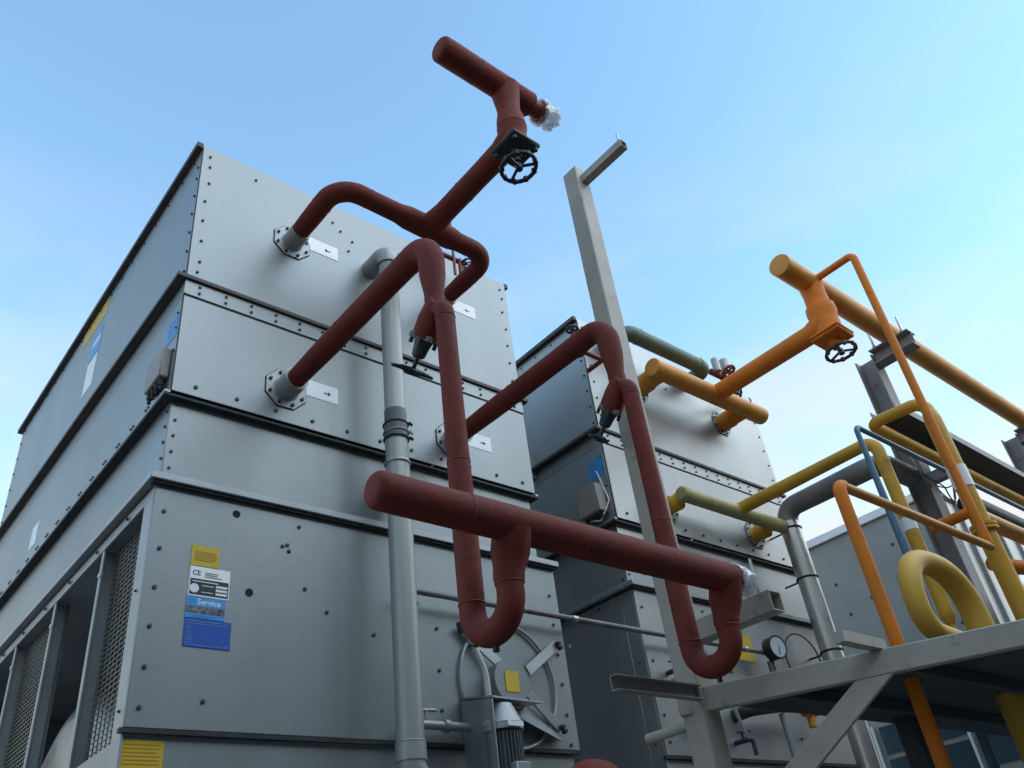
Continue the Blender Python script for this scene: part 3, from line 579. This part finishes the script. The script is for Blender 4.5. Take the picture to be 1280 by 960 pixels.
for x in (1.55, 2.05, 2.42): seam(rl, V(x, HY, HZ), (1, 0, 0), rr * 1.0)
for X in (1.749, 2.892):
    seam(rl, V(X, 2.36, 2.741), (0, 1, 0), .061); seam(rl, V(X, 2.95, 2.741), (0, 1, 0), .060); seam(rl, V(X, PL, 1.55), (0, 0, 1), .0438); seam(rl, V(X, PL, 1.0), (0, 0, 1), .0462)
for p, ax, q_ in (((2.18, 2.147, 4.319), (1, 0, 0), .080), ((1.745, 3.18, 3.86), (0, 1, 0), .061), ((1.95, 2.985, 3.86), (1, 0, 0), .0605), ((2.396, 2.62, 3.86), (0, 1, 0), .0705), ((2.885, 3.2, 3.86), (0, 1, 0), .0605), ((2.70, 2.985, 3.86), (1, 0, 0), .0605)): seam(ru, V(*p), ax, q_)
# small vent line behind the branch
vt = thing('vent_valve', 'small red vent valve with thin pipe standing behind the upper red branch', 'valve', (3.0, 3.35, 0))
pipe('vent_pipe', [(2.93, 3.4, 4.75, .011), (2.93, 3.4, 4.05, .011)], M['red_dk'], vt, n=10)
pipe('cross_pipe', [(2.62, 3.42, 4.22, .013), (2.93, 3.42, 4.22, .02), (3.04, 3.42, 4.22, .02)], M['red_dk'], vt, n=12)
pipe('lower_pipe', [(2.985, 3.4, 4.22, .016), (2.985, 3.4, 3.98, .016)], M['red_dk'], vt, n=10)
handwheel(V(3.03, 3.38, 4.19), (.2, -.2, -1), .045, .007, vt, M['wheel'], 3, .03)

# ------------------------------------------------------------------ orange suction line of the far condenser
og = thing('pipe_header', 'orange pipe and long ochre header against the sky with a rusty brown handwheel', 'pipe', (5.656, 2.132, 0))
OX = 5.656; OY = 3.281; OZ = 3.868; oh = .085
for X in (4.955, 6.10): pipe('nozzle_pipe', [(X, FY - .05, OZ, .08), (X, OY, OZ, .082)], M['orange'] if X > 6 else M['ochre'], og, n=26)
pipe('cross_pipe', [(4.83, OY, OZ, .080), (6.36, OY, OZ, .080)], M['ochre'], og, re=.015, rs=.01, n=30)
pipe('riser_pipe', [(OX, OY, OZ, .077), (OX, 2.14, OZ, .080)], M['orange'], og, n=28)
pipe('valve_body', [(OX, 2.29, OZ, .080), (OX, 2.14, OZ + .0, .108, .07), (OX, 2.132, OZ + .12, .118), (OX, 2.132, OZ + .17, .115), (OX, 2.132, OZ + .19, .095), (OX, 2.132, OZ + .30, .090), (OX, 2.132, 4.295, .10)], M['orange'], og, bend=.07, n=28)
a = MB(); a.bbox(OX - .13, OX + .13, 2.132 - .13, 2.132 + .13, OZ - .125, OZ - .10); a.bbox(OX - .125, OX + .125, 2.132 - .125, 2.132 + .125, OZ - .155, OZ - .13); bo = a.build('bonnet_flange', M['orange'], og, bevel=.01)
a = MB(); a.cyl(V(OX, 2.132, OZ - .1), V(OX, 2.132, OZ + .03), .105, 24); a.cyl(V(OX, 2.132, OZ - .155), V(OX, 2.132, OZ - .21), .05, 16, .038); a.cyl(V(OX, 2.132, OZ - .21), V(OX, 2.132, OZ - .24), .03, 12); a.build('bonnet', M['orange'], bo)
handwheel(V(OX + .0, 2.11, OZ - .285), (0, -.08, -1), .115, .0135, og, M['wheel_brown'], 3, .05)
pipe('header_tube', [(5.22, 2.132, 4.295, .093), (14.5, 2.132, 4.295, .093)], M['ochre'], og, rs=.004, n=32)
# orange drain line
dl = thing('drain_line', 'thin orange pipe dropping from the ochre header, running level and down through the platform', 'pipe', (5.645, 1.724, 0))
pipe('drop_pipe', [(5.645, 2.06, 4.295, .030), (5.645, 1.724, 4.295, .030, .05), (5.645, 1.724, 1.80, .030)], M['orange'], dl, bend=.05, n=16)
pipe('level_pipe', [(5.66, 1.724, 1.792, .026), (3.90, 1.724, 1.792, .026)], M['ochre'], dl, n=16)
pipe('lower_drop', [(3.93, 1.724, 1.792, .031), (3.872, 1.724, 1.792, .033, .05), (3.872, 1.724, 1.70, .033), (3.872, 1.724, -1.55, .031)], M['orange'], dl, bend=.05, n=16)
a = MB(); a.cyl(V(3.872, 1.724, 1.60), V(3.872, 1.724, 1.605), .034, 16); a.build('joint_ring', M['ochre'], dl)

# ------------------------------------------------------------------ yellow liquid line
yl = thing('yellow_pipe', 'yellow pipe teed off the far condenser front, bending down behind the blue pipe', 'pipe', (5.63, 3.365, 0))
YZ = 2.785; YY = 3.365
for X in (4.955, 6.10): pipe('nozzle_pipe', [(X, FY - .05, YZ - .04, .054), (X, YY, YZ - .02, .054)], M['yellow'], yl, n=24)
pipe('cross_pipe', [(4.90, YY, YZ - .02, .058), (6.39, YY, YZ - .02, .058)], M['weathered_yellow'], yl, rs=.02, re=.03, n=28)
pipe('forward_pipe', [(5.63, YY, YZ, .052), (5.63, 2.131, YZ, .046, .10), (5.63, 2.131, 1.48, .046)], M['yellow'], yl, bend=.1, n=26)
a = MB(); a.sweep([V(5.63, 2.131, 1.52), V(5.63, 2.131, 1.47), V(5.63, 2.131, 1.42)], [.046, .046, .02], 20)
a.build('tapered_end', M['yellow'], yl)
pipe('thin_end', [(5.63, 2.131, 1.45, .02), (5.63, 2.131, 1.30, .02)], M['pale_yellow'], yl, n=12)
a = MB(); a.cyl(V(5.63, 2.131, 2.16), V(5.63, 2.131, 2.07), .048, 26); a.build('bare_band', M['white_lab'], yl)

# big insulated loop above the deck
lp = thing('pipe_loop', 'thick pale yellow insulated pipe bent in a hook above the platform deck', 'pipe', (4.6, 1.7, 0))
YL = 1.7; q = .068
sg = lambda v: math.copysign(abs(v) ** .82, v)
LP = [(4.86, -1.5, .072), (4.86, .8, .072), (4.86, 1.10, .071)] + [(4.525 + .335 * sg(math.cos(t * math.pi / 24)), 1.18 + .29 * sg(math.sin(t * math.pi / 24)), .070 - .016 * t / 24) for t in range(25)] + [(4.31 - .12 * math.cos(t * math.pi / 12), 1.18 - .11 * math.sin(t * math.pi / 12), .054 - .004 * t / 6) for t in range(1, 7)] + [(4.40, 1.068, .046), (4.50, 1.066, .042), (4.79, 1.06, .040)]
a = MB(); a.sweep([V(x, YL, z) for x, z, _ in LP], [q_ for _, _, q_ in LP], 30, ref=Vector((0, 1, 0))); a.build('loop_tube', M['pale_yellow'], lp)
a = MB()
a.torus(V(4.86, YL, 1.12), (0, 0, 1), .0712, .003, 30, 6); a.build('joint_seam', M['yellow'], lp); 

# olive yellow pipe from the rack dropping through the platform
ol = thing('olive_pipe', 'olive yellow pipe crossing the sky from the rack and dropping steeply at the right edge', 'pipe', (5.771, 1.72, 0))
pipe('pipe_tube', [(14.5, 2.16, 2.975, .047), (5.76, 2.16, 2.975, .043, .07), (5.82, 1.76, 2.975, .045, .10), (5.82, 1.76, 2.87, .05), (5.82, 1.76, 2.80, .060), (5.82, 1.76, -1.5, .060)], M['yellow'], ol, bend=.09, n=26)
a = MB(); a.cyl(V(5.82, 1.76, 2.42), V(5.82, 1.76, 2.26), .0645, 28); a.build('bare_band', M['white_lab'], ol, label='bare pale band on the pipe')
a = MB(); a.cyl(V(5.82, 1.76, 1.99), V(5.82, 1.76, 1.97), .085, 24); a.cyl(V(5.82, 1.76, 1.962), V(5.82, 1.76, 1.942), .085, 24); a.build('pipe_flange', M['yellow'], ol)
pipe('branch_pipe', [(5.76, 1.76, 2.08, .036), (5.76, 2.05, 2.08, .036)], M['orange'], ol, n=18)
og2 = thing('brown_pipe', 'brownish orange pipe running level off the right edge below the dark pipes', 'pipe', (6.2, 1.72, 0))
pipe('pipe_tube', [(5.82, 1.76, 2.05, .055), (14, 1.76, 2.05, .055)], M['ochre'], og2, n=22)
pipe('branch_pipe', [(6.12, 1.9, 1.83, .05), (9.0, 1.3, 1.83, .05)], M['orange'], og2, n=18)

# blue pipe
bl = thing('blue_pipe', 'thin blue pipe bent over at the top, dropping beside the yellow pipe', 'pipe', (5.05, 2.0, 0))
pipe('pipe_tube', [(14.5, 2.0, 2.66, .018), (5.07, 2.0, 2.66, .018, .05), (5.07, 2.0, 1.9, .024), (5.07, 2.0, -1.5, .036)], M['blue'], bl, bend=.05, n=14)

# weathered green pipe above the far condenser
gr = thing('green_pipe', 'weathered green pipe with two elbows above the front edge of the far condenser', 'pipe', (5.2, 3.3, 0))
pipe('pipe_tube', [(4.62, FY - .001, 4.164, .066), (4.62, 3.296, 4.164, .068, .09), (5.676, 3.296, 4.164, .066, .1), (5.676, FY - .001, 4.164, .066)], M['green'], gr, bend=.1, n=24)
for x in (4.76, 5.55):
    a = MB(); a.torus(V(x, 3.296, 4.164), (1, 0, 0), .066, .006, 24, 6); a.build('weld_ring', M['green'], gr)
gv = thing('vent_valve', 'cluster of small red and grey valves behind the green pipe elbow', 'valve', (5.85, 3.3, 0))
pipe('valve_pipe', [(5.74, 3.296, 4.164, .03), (5.90, 3.296, 4.164, .03), (5.93, 3.296, 4.16, .03, .04), (5.93, 3.296, 4.0, .028)], M['red_dk'], gv, bend=.04, n=14)
a = MB(); a.cyl(V(5.80, 3.26, 4.164), V(5.80, 3.26, 4.30), .036, 14); a.cyl(V(5.93, 3.25, 4.20), V(5.93, 3.25, 4.33), .042, 14); a.build('valve_body', M['plastic_grey'], gv)
handwheel(V(5.84, 3.18, 4.13), (.1, -.5, -1), .06, .012, gv, M['red_dk'], 4, .04); handwheel(V(6.28, 3.40, 4.17), (.1, -.7, -.6), .055, .010, gv, M['wheel'], 4, .05)
pipe('lower_pipe', [(5.93, 3.30, 4.03, .024), (6.1, 3.45, 4.03, .024), (6.25, 3.45, 4.1, .02)], M['red_dk'], gv, n=12)
rv = thing('vent_valve', 'small red valve at the top left front corner of the far condenser', 'valve', (4.08, 3.4, 0))
pipe('valve_pipe', [(4.37, 3.57, 3.84, .02), (4.37, 3.4, 3.84, .02, .03), (4.08, 3.4, 3.84, .022, .03), (4.08, 3.4, 3.98, .026)], M['red_dk'], rv, bend=.03, n=14)
a = MB(); a.cyl(V(4.08, 3.4, 3.90), V(4.08, 3.4, 3.94), .046, 14); a.cyl(V(4.09, 3.4, 3.78), V(4.09, 3.4, 3.82), .04, 14); a.build('valve_body', M['red_dk'], rv)
handwheel(V(4.075, 3.4, 4.03), (0, 0, 1), .045, .010, rv, M['valve'], 4, .05)

# ------------------------------------------------------------------ silver clad downpipe of the far condenser
sp = thing('clad_pipe', 'silver clad downpipe at the right corner of the far condenser', 'pipe', (6.32, 3.33, 0))
SX = 6.32
pipe('clad_drop', [(SX, 3.34, 2.86, .082), (SX, 3.34, -1.5, .082)], M['silver'], sp, n=28)
pipe('grey_pipe', [(SX, 3.34, 2.80, .083), (SX, 3.34, 2.93, .085, .12), (SX, 2.42, 2.93, .088, .14), (6.84, 2.42, 2.93, .088)], M['lead'], sp, bend=.12, n=26)
for z in (2.74, 2.30, 1.70):
    a = MB(); a.torus(V(SX, 3.34, z), (0, 0, 1), .085, .008, 28, 6); a.cyl(V(SX, 3.34, z), V(SX, FY, z), .008, 8); a.build('pipe_clip', M['gasket'], sp)
s2_ = thing('clad_pipe', 'shiny ribbed silver elbow and pipe at the right edge above the platform', 'pipe', (7.2, 2.1, 0))
pipe('clad_tube', [(9.0, 2.1, 1.95, .085), (7.12, 2.1, 1.95, .085, .13), (7.12, 2.1, 0.9, .085)], M['silver'], s2_, bend=.13, n=26)
for z in (1.80, 1.62, 1.50):
    a = MB(); a.torus(V(7.12, 2.1, z), (0, 0, 1), .086, .006, 26, 6); a.build('clamp_ring', M['lead'], s2_)

# ------------------------------------------------------------------ steel column and pipe rack
sc = thing('steel_column', 'tall grey steel column with an I-section bracket under the ochre pipe', 'column', (6.95, 2.36, 0))
def column(CX, CY, zt, parent, brk):
    h = .085; k = .09; a = MB()
    zc = zt + .13 + EYE; a.box((CX - k, CY - h, 0), (CX + k, CY - h + .013, zc)); a.box((CX - k, CY + h - .013, 0), (CX + k, CY + h, zc)); a.box((CX - .005, CY - h + .0135, 0), (CX + .005, CY + h - .0135, zc - .001))
    a.build('column_section', M['column'], parent, smooth=False)
    a = MB(); x0, x1 = CX - .13, CX + .02; y0, y1 = CY - .47, CY - .087
    a.bbox(x0, x1, y0, y1, zt + .002, zt + .014); a.bbox(x0, x1, y0, y1, zt + .142, zt + .154); a.bbox((x0 + x1) / 2 - .005, (x0 + x1) / 2 + .005, y0, y1, zt + .0145, zt + .1415); a.build('saddle_bracket', M['column'], parent, smooth=False)
    for y in (CY - .42, CY - .14):
        a = MB(); a.cyl(V(CX - .1, y, zt + .155), V(CX - .1, y, zt + .33), .011, 8); a.cyl(V(CX - .1, y, zt + .155), V(CX - .1, y, zt + .18), .019, 6); a.build('threaded_rod', M['silver'], parent)
column(6.97, 2.41, 4.04, sc, True)
a = MB(); a.bbox(6.84, 6.93, 2.03, 2.32, 2.82, 2.905); a.build('side_bracket', M['column'], sc)
# cables tangled round the column
for i in range(7):
    t = i * .9; z = 2.95 + random.uniform(-.25, .3)
    pipe('loose_cable', [(6.78 + .04 * math.sin(t), 2.35, z + .25, .006), (6.74 + .03 * i / 7, 2.25 + .08 * math.cos(t), z, .006), (6.78 + .05 * math.cos(t), 2.18, z - .2, .006), (6.95, 2.16 + .01 * i, z - .05, .006), (7.1, 2.2, z + .2, .006)], M['lead'] if i % 2 else M['black'], sc, bend=.12, n=6)
ct = thing('cable_tray', 'black perforated cable tray running level from the column off the right edge', 'cable tray', (5.95, 2.1, 0))
X0, X1 = 5.95, 13.5
MB().bbox(X0, X1, 2.0, 2.006, 3.10, 3.16).build('side_rail', M['column'], ct, smooth=False); MB().bbox(X0, X1, 2.194, 2.20, 3.10, 3.16).build('side_rail', M['black'], ct, smooth=False)
for i in range(25):
    x = X0 + i * .3
    if i == 2:
        for q_ in range(6): MB().bbox(x + q_ * .05, x + q_ * .05 + .042, 2.007, 2.193, 3.10, 3.104).build('tray_rung', M['black'], ct, smooth=False)
    else: MB().bbox(x, x + .297, 2.007, 2.193, 3.10, 3.104).build('tray_plate', M['black'], ct, smooth=False)
for i in range(4):
    pts = [(X0 + .05 + j * .9, 2.04 + i * .035 + random.uniform(-.01, .01), 3.125 + random.uniform(0, .012), .012) for j in range(9)]
    pipe('cable', pts, M['black'], ct, bend=.3, n=8)
bk = thing('black_pipe', 'thick black pipe level below the cable tray at the right edge', 'pipe', (7.3, 2.3, 0))
pipe('pipe_tube', [(7.32, 2.25, 2.72, .085), (14.5, 2.25, 2.72, .085)], M['black'], bk, n=24)
sc2 = thing('steel_column', 'grey steel column end with bracket cut off by the right edge of the picture', 'column', (9.95, 2.29, 0))
column(9.95, 2.33, 4.04, sc2, True)

# ------------------------------------------------------------------ steel support post and platform
pf = thing('steel_platform', 'beige steel post with two square arms, angled beam, brace and dark deck', 'platform', (3.1, 2.3, 0))
PX, PY, hs = 3.105, 2.31, .058
a = MB(); a.box((PX - hs, PY - hs, 0), (PX + hs, PY + hs, 4.17 + EYE)); a.build('post', M['steel'], pf, bevel=.006)
def hollow_arm(x, y0, y1, z, wd, ht, t=.005):
    a = MB(); a.bbox(x - wd / 2, x + wd / 2, y0, y1, z - ht / 2, z - ht / 2 + t); a.bbox(x - wd / 2, x + wd / 2, y0, y1, z + ht / 2 - t, z + ht / 2)
    a.bbox(x - wd / 2, x - wd / 2 + t, y0, y1, z - ht / 2 + t, z + ht / 2 - t); a.bbox(x + wd / 2 - t, x + wd / 2, y0, y1, z - ht / 2 + t, z + ht / 2 - t)
    a.build('support_arm', M['steel'], pf, smooth=False)
hollow_arm(PX + .01, 1.90, PY - hs + .0, 4.07, .058, .058)
hollow_arm(PX + .02, 1.815, PY - hs, 1.105, .085, .085)
a = MB(); a.cyl(V(PX + .012, 1.93, 4.09), V(PX + .012, 1.93, 4.20), .007, 8); a.build('threaded_rod', M['silver'], pf)
a = MB(); a.cyl(V(PX - .02, 1.86, 1.14), V(PX - .02, 1.86, 1.30), .007, 8); a.build('threaded_rod', M['silver'], pf)
bd = Vector((.494, -.87, 0)).normalized(); nb = Vector((bd.y, -bd.x, 0))
b0 = V(3.035, 2.365, .822); b1 = b0 + bd * 2.25
a = MB(); a.beam(b0, b1, .05, .098); a.build('edge_beam', M['steel'], pf, bevel=.004)
side = Vector((.87, .494, 0))
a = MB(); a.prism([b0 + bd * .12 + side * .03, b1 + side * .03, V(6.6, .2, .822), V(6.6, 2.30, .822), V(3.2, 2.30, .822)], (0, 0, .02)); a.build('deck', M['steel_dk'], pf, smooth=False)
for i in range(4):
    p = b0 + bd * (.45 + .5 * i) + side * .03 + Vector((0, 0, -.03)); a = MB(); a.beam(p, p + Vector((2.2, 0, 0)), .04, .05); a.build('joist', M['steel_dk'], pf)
p = b0 + bd * .80 + Vector((0, 0, -.0505)); q = V(3.10, 2.262, .28); hd_ = Vector((p.x - q.x, p.y - q.y, 0)).normalized(); pn = hd_.cross(Vector((0, 0, 1))) * .05
a = MB(); a.prism([p - hd_ * .075 - pn / 2, p + hd_ * .075 - pn / 2, q + hd_ * .075 - pn / 2, q - hd_ * .075 - pn / 2], pn); a.build('brace', M['steel'], pf, bevel=.003)
# C channel to the left, round strut below it
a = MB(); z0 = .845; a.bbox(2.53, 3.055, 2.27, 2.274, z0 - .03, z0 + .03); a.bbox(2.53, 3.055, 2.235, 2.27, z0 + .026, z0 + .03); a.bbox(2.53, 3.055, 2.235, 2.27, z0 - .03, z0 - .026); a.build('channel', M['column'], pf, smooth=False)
a = MB(); a.cyl(V(3.07, 2.36, .74), V(3.07, 2.60, .74), .022, 14); a.build('round_strut', M['steel'], pf)
a = MB(); a.bbox(3.16, 3.49, 1.60, 1.645, .872, .916); a.build('short_strut', M['steel'], pf)
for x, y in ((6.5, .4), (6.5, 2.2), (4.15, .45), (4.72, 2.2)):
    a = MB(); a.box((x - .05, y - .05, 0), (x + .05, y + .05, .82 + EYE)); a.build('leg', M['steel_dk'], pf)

# ------------------------------------------------------------------ pressure gauge and small pipework on the far condenser
pg = thing('pressure_gauge', 'round pressure gauge with black body and looped capillary tube', 'gauge', (5.6, 3.4, 0))
ax = Vector((-.2, -.98, -.05)).normalized(); c = V(5.60, 3.42, 1.665)
a = MB(); a.cyl(c, c + ax * .075, .082, 28); a.torus(c + ax * .075, ax, .08, .008, 32, 8); a.build('gauge_body', M['black'], pg)
a = MB(); a.cyl(c + ax * .074, c + ax * .078, .074, 28); a.build('dial', M['gauge'], pg)
u_ = ax.orthogonal().normalized(); a = MB(); a.beam(c + ax * .080 - u_ * .015, c + ax * .080 + (u_ + ax.cross(u_)) * .04, .006, .002, ax); a.build('needle', M['ink'], pg)
a = MB(); a.beam(c + Vector((0, .03, -.08)), c + Vector((0, .03, -.22)), .06, .02); a.build('gauge_bracket', M['lead'], pg)
a = MB(); a.torus(V(5.98, 3.40, 1.62), (0.1, 1, 0), .20, .006, 44, 6, ); a.build('capillary_tube', M['gasket'], pg)
def tap(x, z, label):
    t = thing('drain_tap', label, 'tap', (x, FY - .1, 0))
    pipe('tap_body', [(x, FY - .02, z, .016), (x, FY - .12, z, .018), (x + .03, FY - .14, z, .016, .02), (x + .03, FY - .14, z - .10, .014)], M['valve'], t, bend=.02, n=12)
    a = MB(); a.cyl(V(x, FY - .09, z), V(x, FY - .09, z + .05), .008, 8); a.beam(V(x - .05, FY - .09, z + .05), V(x + .05, FY - .12, z + .055), .014, .008); a.build('lever', M['gasket'], t)
    return t
t = tap(4.50, 1.43, 'small black tap high beside the steel post on the far condenser, left of the post'); pipe('hose', [(4.53, FY - .14, 1.34, .012), (4.50, FY - .16, 1.2, .012), (4.48, FY - .15, .95, .012)], M['plastic_grey'], t, bend=.2, n=8)
t = tap(4.62, 1.08, 'small black tap low on the far condenser, behind the left edge of the steel post'); pipe('hose', [(4.60, FY - .14, 1.02, .014), (4.50, FY - .15, 1.25, .014), (4.40, FY - .13, 1.36, .014)], M['plastic_grey'], t, bend=.2, n=8)
t = tap(5.05, 1.02, 'small black tap right of the steel post under the angled beam'); pipe('hose', [(5.02, FY - .14, 1.05, .012), (4.95, FY - .15, 1.2, .012), (4.90, FY - .13, 1.4, .012)], M['plastic_grey'], t, bend=.2, n=8)
dp = thing('drain_pipe', 'dark drain pipe with brass fitting behind the diagonal brace', 'pipe', (5.5, 3.45, 0))
pipe('pipe_tube', [(5.12, FY, 1.20, .045), (5.12, 3.38, 1.20, .04, .05), (5.45, 3.38, 1.235, .034), (5.62, 3.38, 1.235, .026), (5.95, 3.38, 1.235, .026)], M['valve'], dp, bend=.05, n=16)
a = MB(); a.cyl(V(5.75, 3.38, 1.235), V(5.85, 3.38, 1.235), .05, 10); a.cyl(V(5.80, 3.38, 1.235), V(5.80, 3.38, 1.12), .03, 10); a.build('brass_fitting', M['ochre'], dp)
pipe('standpipe', [(5.47, 3.40, 1.20, .022), (5.52, 3.40, .5, .022)], M['galv_trim'], dp, n=12)
# piece of red pipe at the bottom edge
lr = thing('red_pipe', 'short red insulated pipe end peeping in at the bottom edge', 'pipe', (1.9, 1.9, 0))
pipe('pipe_tube', [(1.96, 1.95, .36, .07), (1.96, 1.95, .415, .07, .06), (2.09, 1.95, .415, .07, .06), (2.09, 1.95, .2, .07)], M['red'], lr, bend=.06, n=24)

# ------------------------------------------------------------------ panel-clad housing behind, right
hb_ = thing('plant_housing', 'grey panel-clad plant housing with pale coping behind the pipes at right', 'building', (10.5, 3.56, 0))
BX, BYf, BZ = 10.5, 3.56, 4.18
MB().box((BX + .03, BYf + .03, 0), (BX + 8, BYf + 6, BZ - .05 + EYE)).build('core', M['gasket'], hb_)
y = BYf; i = 0
while y < BYf + 6:
    MB().box((BX, y + .018, 2.0), (BX + .028, min(y + 1.05, BYf + 6) - .018, BZ + EYE)).build('cladding_panel', M['cladding'], hb_, bevel=.004)
    y += 1.05
x = BX + .03
while x < BX + 8:
    MB().box((x + .012, BYf, 2.0), (x + .52, BYf + .028, BZ + EYE)).build('cladding_panel', M['galv_bright'], hb_, bevel=.004)
    MB().box((x + .521, BYf - .04, 2.0), (x + .58, BYf + .02, BZ + EYE)).build('standing_rib', M['galv_trim'], hb_)
    x += .58
MB().box((BX - .05, BYf - .045, BZ + EYE + .002), (BX + .06, BYf + 6, BZ + EYE + .11)).build('coping', M['coping'], hb_, bevel=.006)
MB().box((BX + .061, BYf - .05, BZ + EYE + .002), (BX + 8, BYf + .06, BZ + EYE + .11)).build('coping', M['coping'], hb_, bevel=.006)
B = MB()
for i in range(24): bolt_at(B, V(BX, BYf + .3 + (i % 6) * .42 + random.uniform(-.1, .1), 3.9 - (i // 6) * .42 - (i % 6) * .1), (-1, 0, 0), .02, .015)
B.build('bolt', M['bolt'], hb_, kind='stuff')
for i in range(5):
    for j in range(2):
        y0 = BYf + .15 + i * .55; z0 = 1.15 + j * .36
        wn = MB().bbox(BX - .02, BX - .004, y0, y0 + .46, z0, z0 + .30).build('window', M['glass'], hb_, smooth=False)
        MB().bbox(BX - .05, BX - .021, y0 - .03, y0, z0 - .03, z0 + .33).build('frame', M['coping'], wn)
